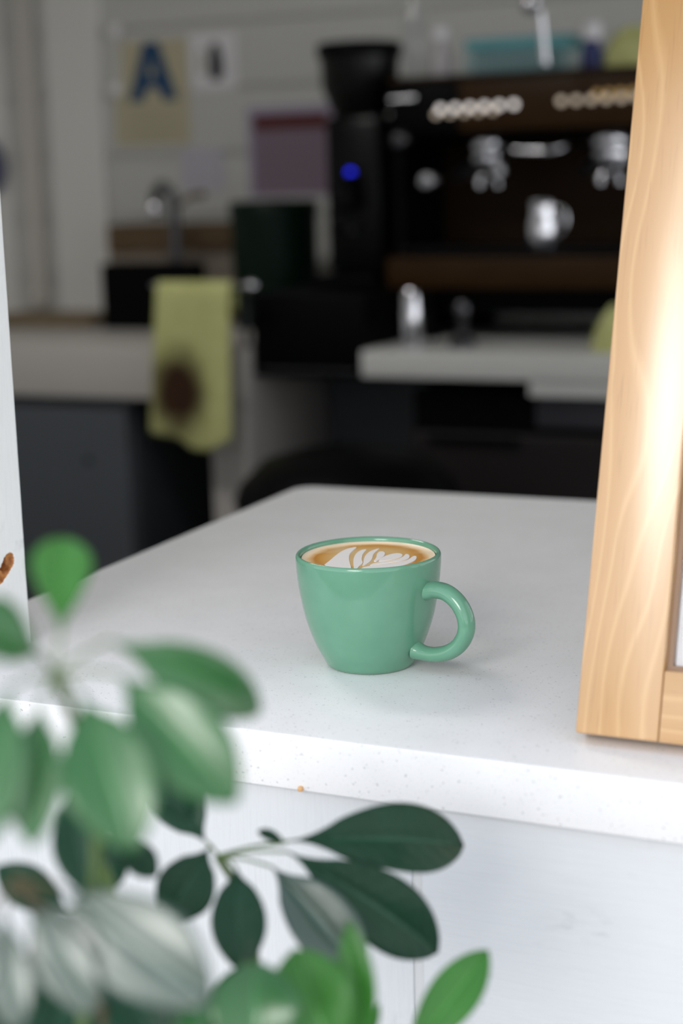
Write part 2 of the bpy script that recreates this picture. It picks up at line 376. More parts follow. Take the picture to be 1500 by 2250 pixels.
# latte
ZL = ZC + 0.0662
latte = empty('latte', (MX, MY, ZL), 'latte with a white rosetta pattern filling the green mug', 'coffee')
M_CREMA = mat('crema', (0.6, 0.35, 0.12), 0.35)
n, l = nodes(M_CREMA); tc = n.new('ShaderNodeTexCoord'); ln = n.new('ShaderNodeVectorMath'); ln.operation = 'LENGTH'
mp = n.new('ShaderNodeMapping'); mp.inputs['Location'].default_value = (0, 0, 0); l.new(tc.outputs['Object'], mp.inputs['Vector'])
l.new(mp.outputs['Vector'], ln.inputs[0])
no = tex(M_CREMA, 'ShaderNodeTexNoise', 70, 4); no2 = tex(M_CREMA, 'ShaderNodeTexNoise', 35, 2)
rr = math_n(M_CREMA, 'ADD', math_n(M_CREMA, 'MULTIPLY', ln.outputs['Value'], 1 / 0.0404), math_n(M_CREMA, 'MULTIPLY', math_n(M_CREMA, 'SUBTRACT', no.outputs['Fac'], 0.5), 0.16))
ring = ramp(M_CREMA, rr, [(0.50, (0.66, 0.43, 0.18)), (0.70, (0.60, 0.29, 0.055)), (0.80, (0.52, 0.21, 0.025)), (0.87, (0.72, 0.44, 0.19)), (0.925, (0.84, 0.64, 0.43)), (1.0, (0.84, 0.69, 0.54))])
base(M_CREMA, mix(M_CREMA, ramp(M_CREMA, no2.outputs['Fac'], [(0.5, G), (0.68, (0.6, 0.6, 0.6))]), ring, (0.66, 0.52, 0.32)))
M_FOAM = mat('milk_foam', (0.80, 0.76, 0.73), 0.4)
so = MB().lathe([(0.0, 0.0), (0.03, 0.0), (0.0392, 0.00012), (0.0404, 0.0008), (0.0404, -0.004), (0, -0.004)], (0, 0, 0), 64, cap=False).build('coffee_surface', M_CREMA, latte, smooth=40, loc=(0, 0, 0))
petals = [
 [(320,357),(380,310),(450,252),(530,207),(630,186),(600,217),(565,255),(558,300),(568,350),(578,392),(560,440),(470,430),(380,395)],
 [(607,392),(600,340),(606,290),(632,245),(680,215),(726,210),(702,240),(686,270),(681,310),(690,338),(655,372),(630,398)],
 [(698,341),(704,300),(724,260),(770,225),(850,200),(815,232),(791,262),(785,290),(768,317),(735,345),(690,368)],
 [(798,320),(823,287),(829,255),(850,232),(885,230),(906,245),(895,275),(860,302),(820,324)],
 [(850,311),(905,275),(980,252),(1040,247),(1076,261),(1060,283),(1000,301),(920,315),(850,323)],
 [(790,345),(900,326),(1010,309),(1080,281),(1110,255),(1141,265),(1136,295),(1070,319),(980,333),(880,346),(762,364)],
 [(700,381),(800,363),(920,349),(1040,333),(1130,309),(1180,275),(1212,280),(1200,312),(1130,347),(1040,374),(900,400),(780,430),(680,440),(640,415)],
]
SC = 340 / 1500
for k, pl in enumerate(petals):
    pts = [on_z(640 + a * SC, 1160 + b * SC, ZL + 0.0002) for a, b in pl]
    pts = spline([(q.x - MX, q.y - MY, 0) for q in pts] + [(pts[0].x - MX, pts[0].y - MY, 0)], 3)[:-1]
    pts = [q * min(1, 0.0375 / max(q.length, 1e-6)) for q in pts]
    MB().prism([(q.x, q.y) for q in pts], 0.0, 0.00035, 'xy').build('foam_petal', M_FOAM, latte, loc=(0, 0, 0))

# ------------------------------------------------------------------ leaning picture frame
def woodmat(name, seed, vec):
    m = mat(name, (0.6, 0.35, 0.15), 0.38, spec=0.5, coat=0.9); m.node_tree.nodes['Principled BSDF'].inputs['Coat Roughness'].default_value = 0.3; m.node_tree.nodes['Principled BSDF'].inputs['Coat IOR'].default_value = 1.9
    n, l = nodes(m); tc = n.new('ShaderNodeTexCoord'); mp = n.new('ShaderNodeMapping'); mp.inputs['Scale'].default_value = vec
    mp.inputs['Location'].default_value = (seed, seed * 0.37, seed * 1.3)
    l.new(tc.outputs['Object'], mp.inputs['Vector'])
    up_ = vec[0] > vec[2]
    mq = n.new('ShaderNodeMapping'); mq.inputs['Scale'].default_value = (16, 16, 5.2) if up_ else (5.2, 16, 16); mq.inputs['Location'].default_value = (seed, seed * 0.37, seed * 1.3)
    l.new(tc.outputs['Object'], mq.inputs['Vector'])
    no = n.new('ShaderNodeTexNoise'); no.inputs['Scale'].default_value = 1.0; no.inputs['Detail'].default_value = 1.0; l.new(mq.outputs['Vector'], no.inputs['Vector'])
    sx = n.new('ShaderNodeSeparateXYZ'); l.new(mp.outputs['Vector'], sx.inputs[0])
    v = math_n(m, 'ADD', sx.outputs['X' if up_ else 'Z'], math_n(m, 'MULTIPLY', no.outputs['Fac'], 8.0))
    saw = math_n(m, 'FRACT', v)
    ringc = ramp(m, saw, [(0.0, (0.52, 0.30, 0.115)), (0.12, (0.465, 0.255, 0.088)), (0.75, (0.485, 0.27, 0.097)), (0.95, (0.56, 0.335, 0.14)), (1.0, (0.52, 0.30, 0.115))])
    fi = n.new('ShaderNodeTexNoise'); fi.inputs['Scale'].default_value = 1.0; fi.inputs['Detail'].default_value = 4
    mp2 = n.new('ShaderNodeMapping'); mp2.inputs['Scale'].default_value = (900, 900, 25) if vec[0] > vec[2] else (25, 900, 900); l.new(tc.outputs['Object'], mp2.inputs['Vector']); l.new(mp2.outputs['Vector'], fi.inputs['Vector'])
    fleck = ramp(m, fi.outputs['Fac'], [(0.28, (0.80, 0.74, 0.68)), (0.42, W1)])
    base(m, mix(m, 1.0, ringc, fleck, 'MULTIPLY')); return m
M_PINE = woodmat('honey_pine_upright', 3.1, (85, 85, 9))
M_PINEH = woodmat('honey_pine_level', 8.7, (9, 95, 95))
M_LIP = mat('dark_rebate', (0.22, 0.12, 0.06), 0.4)
M_GLAZ = mat('picture_glass', (1, 1, 1), 0.03, trans=1.0, ior=1.15)
LEAN = math.radians(-18.98)
FW, FH, SW, RH = 0.37, 0.52, 0.0432, 0.0365
frame = empty('picture_frame', (0.1513, 0.0542, ZC), 'honey coloured wooden picture frame leaning back on the counter', 'frame')
frame.rotation_euler = (LEAN, 0, 0)
frame.location = on_z(1262, 1610, ZC + 0.0068)
def fpart(name, mb, m, smooth=None):
    o = mb.build(name, m, None, smooth); o.parent = frame; return o
fpart('stile', MB().box(0, SW, 0, 0.02, 0, FH, 0.0016), M_PINE, 40)
fpart('stile', MB().box(FW - SW, FW, 0, 0.02, 0, FH, 0.0016), M_PINE, 40)
fpart('rail', MB().box(SW + 0.0001, FW - SW - 0.0001, 0.0001, 0.02, 0, RH, 0.0010), M_PINEH, 40)
fpart('rail', MB().box(SW + 0.0001, FW - SW - 0.0001, 0.0001, 0.02, FH - RH, FH, 0.0010), M_PINEH, 40)
lip = MB()
for x0, x1, z0, z1 in ((SW, SW + 0.003, RH, FH - RH), (FW - SW - 0.003, FW - SW, RH, FH - RH), (SW + 0.003, FW - SW - 0.003, RH, RH + 0.003), (SW + 0.003, FW - SW - 0.003, FH - RH - 0.003, FH - RH)):
    lip.box(x0, x1, 0.0065, 0.019, z0, z1)
fpart('rebate_lip', lip, M_LIP)
fpart('pane', MB().box(SW + 0.0032, FW - SW - 0.0032, 0.0105, 0.0120, RH + 0.0032, FH - RH - 0.0032), M_GLAZ)
fpart('menu_sheet', MB().box(SW + 0.0032, FW - SW - 0.0032, 0.0125, 0.0150, RH + 0.0032, FH - RH - 0.0032), M_PAPER)
fpart('backing_board', MB().box(SW + 0.0032, FW - SW - 0.0032, 0.0152, 0.0185, RH + 0.0032, FH - RH - 0.0032), M_BROWN)
fpart('easel_leg', MB().add(*(lambda a: (a.v, a.f))(MB().tube([(FW / 2, 0.021, 0.40), (FW / 2, 0.1785, 0.066)], [0.012, 0.012], 4, ref=(1, 0, 0)))), M_BROWN)

# ------------------------------------------------------------------ inside: counters and cabinets
ZB = 0.93
bc = slab([(-2.55, 2.05), (-1.07, 2.05), (-1.07, 2.798), (-2.55, 2.798)], 0.822, ZB, 0.003, 'sink_counter', M_APRON)
tag(bc, 'thick aged white sink counter behind the hanging yellow towel', 'counter')
mc = slab([(-0.825, 2.05), (1.2, 2.05), (1.2, 2.798), (-0.825, 2.798)], 0.879, ZB, 0.003, 'machine_counter', mat('white_laminate', (0.62, 0.62, 0.60), 0.4))
tag(mc, 'white counter slab carrying the espresso machine', 'counter')
a_ = MB().box(-0.495, 1.2, 2.055, 2.075, 0.852, 0.8785).build('counter_apron', MATS['white_laminate'])
tag(a_, 'white apron strip fixed under the espresso machine counter', 'apron')
# sink cabinet
cab = empty('sink_cabinet', (-1.9, 2.3, 0), 'blue grey sink base cabinet with a dark knob and white end panel', 'cabinet')
MB().box(-2.54, -1.36, 2.09, 2.79, 0.10, 0.8215).build('body', M_GREYDOOR, cab)
q = on_y(200, 1010, 2.08)
d_ = MB().box(-2.10, -1.365, 2.07, 2.0895, 0.12, 0.800, 0.003).build('door', M_GREYDOOR, cab)
MB().lathe([(0, 0), (0.008, 0), (0.008, 0.012), (0.018, 0.018), (0.02, 0.026), (0.014, 0.032), (0, 0.033)], (q.x, 2.07, q.z), 20, axis='y').build('knob', M_BLACK, d_, smooth=40)
for o in (cab,): pass
MB().box(-1.162, -1.076, 2.06, 2.79, 0.0, 0.8215, 0.003).build('end_panel', M_APRON, cab)
MB().box(-1.3595, -1.1625, 2.70, 2.79, 0.0, 0.8215).build('back_panel', M_BLACK, cab)
MB().box(-2.54, -1.36, 2.12, 2.79, 0.0, 0.0995).build('plinth', M_BLACK, cab)
# narrow black unit between the two counters
bu = empty('ice_unit', (-0.95, 2.4, 0), 'black narrow unit between the two counters below the coffee grinder', 'appliance')
MB().box(-1.068, -0.8265, 2.075, 2.79, 0.872, 1.035, 0.006).build('housing', M_BLACK, bu, 40)
MB().box(-1.066, -0.828, 2.42, 2.78, 0.0, 0.8715).build('pedestal', M_GREYDOOR, bu)
MB().box(-1.05, -0.845, 2.068, 2.0755, 0.885, 0.889).build('seam', M_DSTEEL, bu)
# under counter refrigerator
fr = empty('undercounter_fridge', (-0.3, 2.4, 0), 'dark undercounter refrigerator below the espresso machine counter', 'refrigerator')
M_FRG = mat('dark_brown_steel', (0.018, 0.015, 0.015), 0.45, spec=0.3)
MB().box(-0.74, 0.50, 2.10, 2.78, 0.06, 0.8505, 0.004).build('body', M_BLACK, fr)
dd = MB().box(-0.735, -0.12, 2.075, 2.0995, 0.08, 0.775, 0.004).build('door', M_FRG, fr)
dd2 = MB().box(-0.11, 0.495, 2.075, 2.0995, 0.08, 0.775, 0.004).build('door', M_FRG, fr)
MB().box(-0.49, -0.12, 2.08, 2.0995, 0.79, 0.848, 0.003).build('control_panel', mat('smoked_steel', (0.07, 0.07, 0.085), 0.3, 0.6), fr)
MB().box(-0.70, -0.52, 2.062, 2.0745, 0.758, 0.772, 0.004).build('handle', M_BLACK, dd)
MB().box(-0.08, 0.10, 2.062, 2.0745, 0.758, 0.772, 0.004).build('handle', M_BLACK, dd2)
for xx in (-0.70, 0.46):
    for yy in (2.13, 2.74): MB().lathe([(0.02, 0.0), (0.02, 0.06)], (xx, yy, 0), 12).build('foot', M_BLACK, fr)
# round black bin standing on the floor
b0 = on_y(760, 985, 1.72)
bin_ = empty('waste_bin', (b0.x, 1.72, 0), 'round black waste bin with a domed lid on the booth floor', 'bin')
R_ = 0.19; zt = b0.z
MB().lathe([(0.0, 0.0), (R_ * 0.78, 0.0), (R_ * 0.97, zt - 0.12), (R_ * 0.97, zt - 0.10), (0, zt - 0.10)], (b0.x, 1.72, 0), 40).build('body', M_BLACK, bin_, smooth=40)
MB().lathe([(R_, zt - 0.1), (R_ * 1.02, zt - 0.085), (R_ * 0.97, zt - 0.06), (R_ * 0.75, zt - 0.02), (R_ * 0.4, zt - 0.003), (0, zt)], (b0.x, 1.72, 0), 40).build('lid', M_BLACK, bin_, smooth=40)

# ------------------------------------------------------------------ espresso machine
EX0, EX1, EY = -0.845, -0.03, 2.25
em = empty('espresso_machine', ((EX0 + EX1) / 2, 2.45, ZB), 'walnut panelled espresso machine with lit buttons and two chrome groups', 'espresso machine')
MB().box(EX0, EX1, EY + 0.012, 2.72, 1.325, 1.432, 0.008).build('upper_housing', M_BLACK, em, 40)
MB().box(EX0 + 0.15, EX1 - 0.01, EY, EY + 0.0115, 1.333, 1.428, 0.003).build('front_panel', M_WALNUT, em, 40)
MB().box(EX0 + 0.01, EX0 + 0.148, EY, EY + 0.0115, 1.333, 1.428, 0.003).build('badge_panel', M_BLACK, em, 40)
MB().box(EX0 + 0.004, EX1 - 0.004, EY + 0.004, 2.70, 1.4325, 1.440, 0.002).build('cup_tray', M_WALNUT, em)
MB().box(EX0 + 0.0205, EX1 - 0.03, 2.50, 2.71, 1.06, 1.3245, 0.004).build('rear_housing', mat('dark_walnut', (0.020, 0.010, 0.004), 0.45, spec=0.12), em)
MB().box(EX0 + 0.005, EX1 - 0.005, EY - 0.03, 2.71, 1.035, 1.095, 0.005).build('base_housing', M_WALNUT, em, 40)
MB().box(EX0 + 0.02, EX1 - 0.02, EY - 0.02, 2.49, 1.0955, 1.108, 0.003).build('drip_tray', M_BLACK, em, 40)
for k in range(26):
    xx = EX0 + 0.04 + k * 0.0288
    MB().box(xx, xx + 0.006, EY - 0.01, 2.47, 1.1082, 1.112).build('grate_bar', M_DSTEEL, em)
for sx in (EX0 + 0.06, EX1 - 0.06):
    for sy in (2.29, 2.66):
        MB().lathe([(0.028, ZB), (0.03, ZB + 0.006), (0.02, ZB + 0.02), (0.018, 1.0345)], (sx, sy, 0), 16).build('foot', M_BLACK, em, smooth=40)
MB().box(EX0 + 0.02, EX1 - 0.02, 2.32, 2.69, 0.9805, 1.0345).build('underbody', M_BLACK, em)
MB().box(EX0, EX0 + 0.02, EY + 0.03, 2.72, 1.0955, 1.3245, 0.003).build('side_panel', M_BLACK, em)
# chrome badge
q = on_y(885, 218, EY - 0.004)
MB().tube([(q.x - 0.028, q.y, q.z), (q.x + 0.026, q.y, q.z + 0.001)], 0.0045, 10).build('badge', M_CHROME, em, smooth=60)
# lit button rows
def button(px, py, m, r=0.0052):
    q = on_y(px, py, EY)
    o = MB().lathe([(r * 1.25, 0.0), (r * 1.25, -0.003), (r, -0.0042), (r * 0.6, -0.0048), (0, -0.005)], (q.x, EY, q.z), 14, axis='y').build('button', m, em, smooth=60)
    return o
for k in range(6): button(968 + k * 32.2, 240 - k * 2.1, M_LAMP)
for k in range(5): button(958 + k * 31, 252 - k * 2.2, M_LAMPW, 0.0042)
for k in range(6): button(1233 + k * 33, 222 - k * 1.8, M_LAMPW, 0.0055)
for k in range(4): button(1312 + k * 26, 206 - k * 1.6, mat('lit_dim_amber', (0.5, 0.35, 0.15), 0.4, emit=(1, 0.6, 0.2), es=0.25), 0.005)
def group_head(px, py):
    q = on_y(px, py, 2.30); X = q.x
    g = MB().lathe([(0.034, 1.3245), (0.038, 1.318), (0.038, 1.300), (0.034, 1.292), (0.030, 1.290), (0, 1.290)], (X, 2.33, 0), 28).build('group_head', M_CHROME, em, smooth=40)
    MB().box(X - 0.022, X + 0.022, 2.33, 2.50, 1.295, 1.3244, 0.006).build('group_neck', M_CHROME, g, 40)
    pf = MB().lathe([(0.031, 1.2895), (0.037, 1.288), (0.037, 1.272), (0.033, 1.262), (0.018, 1.254), (0, 1.252)], (X, 2.33, 0), 28).build('portafilter', M_CHROME, em, smooth=40)
    MB().tube([(X, 2.295, 1.275), (X, 2.27, 1.272), (X - 0.004, 2.22, 1.262), (X - 0.008, 2.17, 1.252)], [0.007, 0.009, 0.0125, 0.0115], 14).build('handle', M_BLACKG, pf, smooth=50)
    for s in (-1, 1):
        MB().tube(spline([(X, 2.33, 1.256), (X + s * 0.010, 2.33, 1.248), (X + s * 0.018, 2.328, 1.240), (X + s * 0.019, 2.327, 1.228)], 4), 0.0065, 10).build('spout', M_CHROME, pf, smooth=50)
    return X
gx1 = group_head(1062, 330); gx2 = group_head(1332, 320)
# steam wand knobs and wands
for px, py in ((945, 397), (885, 308)):
    q = on_y(px, py, EY - 0.015)
    MB().lathe([(0, -0.03), (0.012, -0.028), (0.018, -0.020), (0.018, -0.006), (0.010, 0.0), (0.007, 0.03), (0.007, 0.27)], (q.x, q.y, q.z), 20, axis='y').build('steam_knob', M_CHROME if px > 900 else M_DSTEEL, em, smooth=40)
q = on_y(1130, 330, 2.27); q2 = on_y(1222, 328, 2.27)
MB().tube(spline([(q.x, 2.27, q.z), (q2.x, 2.27, q2.z), (q2.x + 0.02, 2.35, q2.z + 0.03), (q2.x + 0.02, 2.47, 1.32)], 6), 0.006, 12).build('steam_arm', M_CHROME, em, smooth=50)
q = on_y(1095, 375, 2.27)
MB().lathe([(0, 0), (0.011, 0.002), (0.013, 0.011), (0.010, 0.02), (0, 0.022)], (q.x, 2.27, q.z - 0.01), 16).build('water_nozzle', M_STEEL, em, smooth=50)
MB().tube([(q.x, 2.27, q.z + 0.01), (q.x, 2.29, 1.30), (q.x, 2.32, 1.3245)], 0.005, 10).build('water_pipe', M_DSTEEL, em, smooth=50)
# steel pitcher on the drip tray
def pitcher(px, py0, Y, zb, r, h, name, label, m=M_STEEL):
    q = on_y(px, py0, Y)
    e = empty(name, (q.x, Y, zb), label, 'pitcher')
    MB().lathe([(0, zb), (r * 0.95, zb), (r, zb + 0.004), (r * 1.0, zb + h * 0.5), (r * 0.8, zb + h * 0.8), (r * 0.88, zb + h), (r * 0.84, zb + h), (r * 0.76, zb + h * 0.8), (r * 0.95, zb + h * 0.5), (r * 0.94, zb + 0.006), (0, zb + 0.006)], (q.x, Y, 0), 32, cap=False).build('body', m, e, smooth=40)
    MB().tube(spline([(q.x + r * 0.84, Y, zb + h * 0.85), (q.x + r * 1.5, Y, zb + h * 0.8), (q.x + r * 1.55, Y, zb + h * 0.4), (q.x + r * 0.99, Y, zb + h * 0.22)], 5), r * 0.11, 10).build('handle', m, e, smooth=50)
    return e
pitcher(1190, 480, 2.30, 1.1122, 0.030, 0.085, 'milk_pitcher', 'steel milk pitcher standing on the drip tray of the espresso machine', M_CHROME)
tm = empty('steel_shaker', tuple(on_z(905, 765, ZB)), 'slim polished steel shaker standing at the counter edge by the machine', 'shaker')
q = on_y(905, 765, 2.09)
tm.location = (q.x, 2.09, ZB)
MB().lathe([(0, ZB), (0.019, ZB), (0.020, ZB + 0.004), (0.020, ZB + 0.075), (0.018, ZB + 0.085), (0, ZB + 0.085)], (q.x, 2.09, 0), 28).build('body', M_CHROME, tm, smooth=40)
MB().lathe([(0.0185, ZB + 0.0852), (0.017, ZB + 0.10), (0.011, ZB + 0.112), (0, ZB + 0.115)], (q.x, 2.09, 0), 28).build('cap', M_CHROME, tm, smooth=40)
q = on_y(1015, 690, 2.13)
ts = MB().lathe([(0, ZB), (0.026, ZB), (0.026, ZB + 0.012), (0.009, ZB + 0.022), (0.008, ZB + 0.05), (0.014, ZB + 0.062), (0.016, ZB + 0.075), (0.010, ZB + 0.086), (0, ZB + 0.088)], (q.x, 2.13, 0), 28).build('tamper', M_DSTEEL, smooth=40)
tag(ts, 'dark steel tamper standing under the espresso machine', 'tamper')

# things on top of the machine
ZT = 1.440
def bottle(px, Y, r, h, m, name, label, capm, neck=0.35, caph=0.02, cat='bottle'):
    q = on_y(px, 150, Y); e = empty(name, (q.x, Y, ZT), label, cat, )
    MB().lathe([(0, ZT), (r * 0.96, ZT), (r, ZT + 0.004), (r, ZT + h * 0.62), (r * neck, ZT + h * 0.82), (r * neck, ZT + h)], (q.x, Y, 0), 28).build('body', m, e, smooth=40)
    MB().lathe([(r * neck * 1.15, ZT + h), (r * neck * 1.15, ZT + h + caph), (0, ZT + h + caph)], (q.x, Y, 0), 20).build('cap', capm, e, smooth=40)
    return e
bottle(912, 2.47, 0.024, 0.20, M_GLASS, 'syrup_bottle', 'tall clear glass bottle on the espresso machine next to the grinder', M_GLASS, 0.42)
bottle(968, 2.36, 0.024, 0.075, mat('frosted_plastic', (0.42, 0.40, 0.41), 0.4), 'squeeze_bottle', 'short pale squeeze bottle with white cap beside the teal basket', M_WHITEP, 0.6, 0.022)
bottle(1300, 2.34, 0.021, 0.055, M_NAVY, 'navy_jar', 'small navy jar with white lid between the teal basket and yellow cloth', M_WHITEP, 0.75, 0.032, 'jar')
# teal wire basket
xa = on_y(1022, 140, 2.36).x; xb = on_y(1255, 140, 2.36).x
bk = empty('wire_basket', ((xa + xb) / 2, 2.42, ZT), 'teal basket of thin upright bars on top of the espresso machine', 'basket')
hb = 0.072
MB().box(xa, xb, 2.36, 2.52, ZT, ZT + 0.006, 0.002).build('base', M_TEAL, bk)
rm = MB()
for zz, th in ((ZT + hb - 0.018, 0.018),):
    rm.box(xa, xb, 2.358, 2.363, zz, zz + th); rm.box(xa, xb, 2.517, 2.522, zz, zz + th); rm.box(xa, xa + 0.005, 2.363, 2.517, zz, zz + th); rm.box(xb - 0.005, xb, 2.363, 2.517, zz, zz + th)
rm.build('rim', M_TEAL, bk)
nb = 15
for k in range(nb):
    xx = xa + 0.003 + k * (xb - xa - 0.006) / (nb - 1)
    MB().box(xx - 0.0022, xx + 0.0022, 2.359, 2.3625, ZT + 0.006, ZT + hb - 0.018).build('bar', M_TEAL, bk)
    MB().box(xx - 0.0022, xx + 0.0022, 2.5175, 2.521, ZT + 0.006, ZT + hb - 0.018).build('bar', M_TEAL, bk)
lid = MB().box(xa + 0.012, xb - 0.05, 2.37, 2.51, ZT + 0.008, ZT + 0.05, 0.006).build('napkin_stack', mat('grey_napkin', (0.45, 0.48, 0.49), 0.8))
tag(lid, 'stack of grey napkins inside the teal basket', 'napkins')
# cloths
def cloth_heap(name, label, c, sx, sy, sz, seed, m):
    rng = random.Random(seed); vs = []; fs = []; nu, nv = 24, 12
    ph = [rng.uniform(0, 6.28) for _ in range(6)]
    for j in range(nv + 1):
        v = j / nv * math.pi / 2
        for i in range(nu):
            u = 2 * math.pi * i / nu
            r = 1 + 0.13 * math.sin(3 * u + ph[0]) + 0.08 * math.sin(5 * u + ph[1] + 2 * v) + 0.05 * math.sin(9 * u + ph[2])
            hz = math.sin(v) * (1 + 0.12 * math.sin(2 * u + ph[3]))
            vs.append((c[0] + sx * r * math.cos(v) * math.cos(u), c[1] + sy * r * math.cos(v) * math.sin(u), c[2] + sz * hz))
    for j in range(nv):
        for i in range(nu): fs.append((j * nu + i, j * nu + (i + 1) % nu, (j + 1) * nu + (i + 1) % nu, (j + 1) * nu + i))
    fs.append(tuple(reversed(range(nu))))
    o = MB().add(vs, fs).build(name, m, smooth=80); tag(o, label, 'cloth'); return o
q = on_y(1385, 110, 2.40)
cloth_heap('cleaning_cloth', 'crumpled yellow cloth on top of the espresso machine', (q.x + 0.005, 2.40, ZT), 0.062, 0.06, 0.075, 4, M_TOWEL)
q = on_y(1348, 730, 2.13)
cloth_heap('cleaning_cloth', 'crumpled yellow cloth on the counter beside the wooden frame', (q.x, 2.13, ZB), 0.032, 0.05, 0.075, 9, M_TOWEL)

# hanging chrome pull rod
q1 = on_y(1166, 8, 2.15); q2 = on_y(1186, 28, 2.15); q3 = on_y(1197, 142, 2.15)
pr = empty('pull_rod', (q2.x, 2.15, 2.4), 'thin polished rod hanging from a chrome ball above the espresso machine', 'rod')
MB().lathe([(0, -0.019), (0.012, -0.0155), (0.0185, -0.005), (0.019, 0.003), (0.015, 0.012), (0.006, 0.019), (0.003, 0.022)], (q1.x, 2.15, q1.z), 24).build('ball', M_CHROME, pr, smooth=60)
MB().tube([(q1.x, 2.15, q1.z + 0.02), (q1.x, 2.15, 2.399)], 0.003, 10).build('cord', M_DSTEEL, pr, smooth=60)
MB().tube([(q1.x + 0.008, 2.15, q1.z - 0.006), (q2.x, 2.15, q2.z)], 0.003, 10).build('link', M_DSTEEL, pr, smooth=60)
MB().tube([(q2.x, 2.15, q2.z), (q3.x, 2.15, q3.z)], 0.0075, 18).build('rod', M_CHROME, pr, smooth=60)

# ------------------------------------------------------------------ coffee grinder
gq = on_y(783, 400, 2.32); GX, GY = gq.x, 2.33
gr = empty('coffee_grinder', (GX, GY, 1.035), 'tall black coffee grinder with a round hopper next to the espresso machine', 'grinder')
MB().box(GX - 0.075, GX + 0.075, GY - 0.10, GY + 0.12, 1.0355, 1.06, 0.008).build('base', M_BLACK, gr, 40)
MB().box(GX - 0.062, GX + 0.062, GY - 0.03, GY + 0.11, 1.0605, 1.375, 0.015).build('body', M_BLACKG, gr, 40)
MB().lathe([(0.055, 1.3755), (0.06, 1.385), (0.078, 1.43), (0.081, 1.49), (0.0, 1.49)], (GX, GY + 0.02, 0), 36).build('hopper', mat('smoked_hopper', (0.004, 0.004, 0.004), 0.2, spec=0.25), gr, smooth=40)
MB().lathe([(0.084, 1.4905), (0.087, 1.495), (0.087, 1.512), (0.083, 1.518), (0.0, 1.520)], (GX, GY + 0.02, 0), 36).build('hopper_lid', M_BLACK, gr, smooth=40)
MB().tube(spline([(GX, GY - 0.03, 1.24), (GX, GY - 0.06, 1.23), (GX, GY - 0.075, 1.19)], 5), [0.022] * 10 + [0.02], 16).build('chute', M_BLACK, gr, smooth=50)
for s in (-1, 1): MB().tube([(GX + s * 0.022, GY - 0.03, 1.15), (GX + s * 0.026, GY - 0.10, 1.15)], 0.004, 8).build('fork_prong', M_DSTEEL, gr, smooth=50)
q = on_y(770, 380, GY - 0.034)
MB().box(q.x - 0.03, q.x + 0.03, GY - 0.0335, GY - 0.0305, q.z - 0.035, q.z + 0.02, 0.001).build('display', M_BLACKG, gr)
MB().lathe([(0.008, -0.0335), (0.008, -0.0355), (0, -0.036)], (q.x, GY, q.z), 16, axis='y').build('indicator_light', M_LEDB, gr)

# dark green canister
q = on_y(600, 440, 2.50)
cn = empty('storage_canister', (q.x, 2.50, ZB), 'large dark green canister on the sink counter behind the towel', 'canister')
rc = (on_y(688, 440, 2.5).x - on_y(512, 440, 2.5).x) / 2
MB().lathe([(0, ZB), (rc * 0.92, ZB), (rc * 0.94, ZB + 0.01), (rc * 0.98, q.z - 0.03), (0, q.z - 0.03)], (q.x, 2.5, 0), 40).build('body', M_DGREEN, cn, smooth=40)
MB().lathe([(rc, q.z - 0.0298), (rc, q.z - 0.008), (rc * 0.96, q.z - 0.001), (0, q.z + 0.002)], (q.x, 2.5, 0), 40).build('lid', M_DGREEN, cn, smooth=40)

# ------------------------------------------------------------------ sink area
fx = on_y(388, 600, 2.50).x
fa = empty('kitchen_faucet', (fx, 2.5, ZB), 'dark gooseneck faucet with a bright spout tip over the sink counter', 'faucet')
tip = on_y(340, 462, 2.5); topz = on_y(372, 408, 2.5).z
MB().lathe([(0.026, ZB), (0.026, ZB + 0.012), (0.016, ZB + 0.02), (0.015, ZB + 0.09), (0, ZB + 0.092)], (fx, 2.5, 0), 20).build('base', M_DSTEEL, fa, smooth=40)
MB().tube(spline([(fx, 2.5, ZB + 0.09), (fx, 2.5, topz - 0.06), (fx - 0.006, 2.5, topz - 0.018), (fx - 0.026, 2.5, topz), (tip.x + 0.006, 2.5, topz - 0.016), (tip.x, 2.5, tip.z + 0.018)], 6), 0.0125, 14).build('gooseneck', M_DSTEEL, fa, smooth=60)
MB().lathe([(0.013, 0.018), (0.0165, 0.014), (0.018, 0.0), (0.0165, -0.012), (0.012, -0.016), (0, -0.016)], (tip.x, 2.5, tip.z), 20).build('spout_tip', M_CHROME, fa, smooth=60)
MB().tube([(fx + 0.012, 2.5, topz - 0.045), (fx + 0.05, 2.49, topz - 0.025), (fx + 0.09, 2.48, topz - 0.022)], [0.006, 0.006, 0.008], 10).build('lever', M_BROWN, fa, smooth=50)
# black crate, brown wooden crate behind
xl = on_y(238, 650, 2.42).x; xr = on_y(432, 650, 2.42).x; zt = on_y(330, 578, 2.42).z
cr = empty('dish_crate', ((xl + xr) / 2, 2.42, ZB), 'black open dish crate on the sink counter beside the yellow towel', 'crate')
MB().box(xl, xr, 2.40, 2.49 - 0.03, ZB, ZB + 0.006).build('base', M_BLACK, cr)
for x0, x1, y0, y1 in ((xl, xr, 2.395, 2.40), (xl, xr, 2.46, 2.465), (xl, xl + 0.005, 2.40, 2.46), (xr - 0.005, xr, 2.40, 2.46)):
    MB().box(x0, x1, y0, y1, ZB + 0.0005, zt).build('side', M_BLACK, cr)
xl = on_y(236, 520, 2.66).x; xr = on_y(515, 520, 2.66).x; zt = on_y(330, 492, 2.66).z; zm = on_y(330, 552, 2.66).z
wc = empty('wooden_crate', ((xl + xr) / 2, 2.7, ZB), 'low brown wooden crate against the back wall behind the faucet', 'crate')
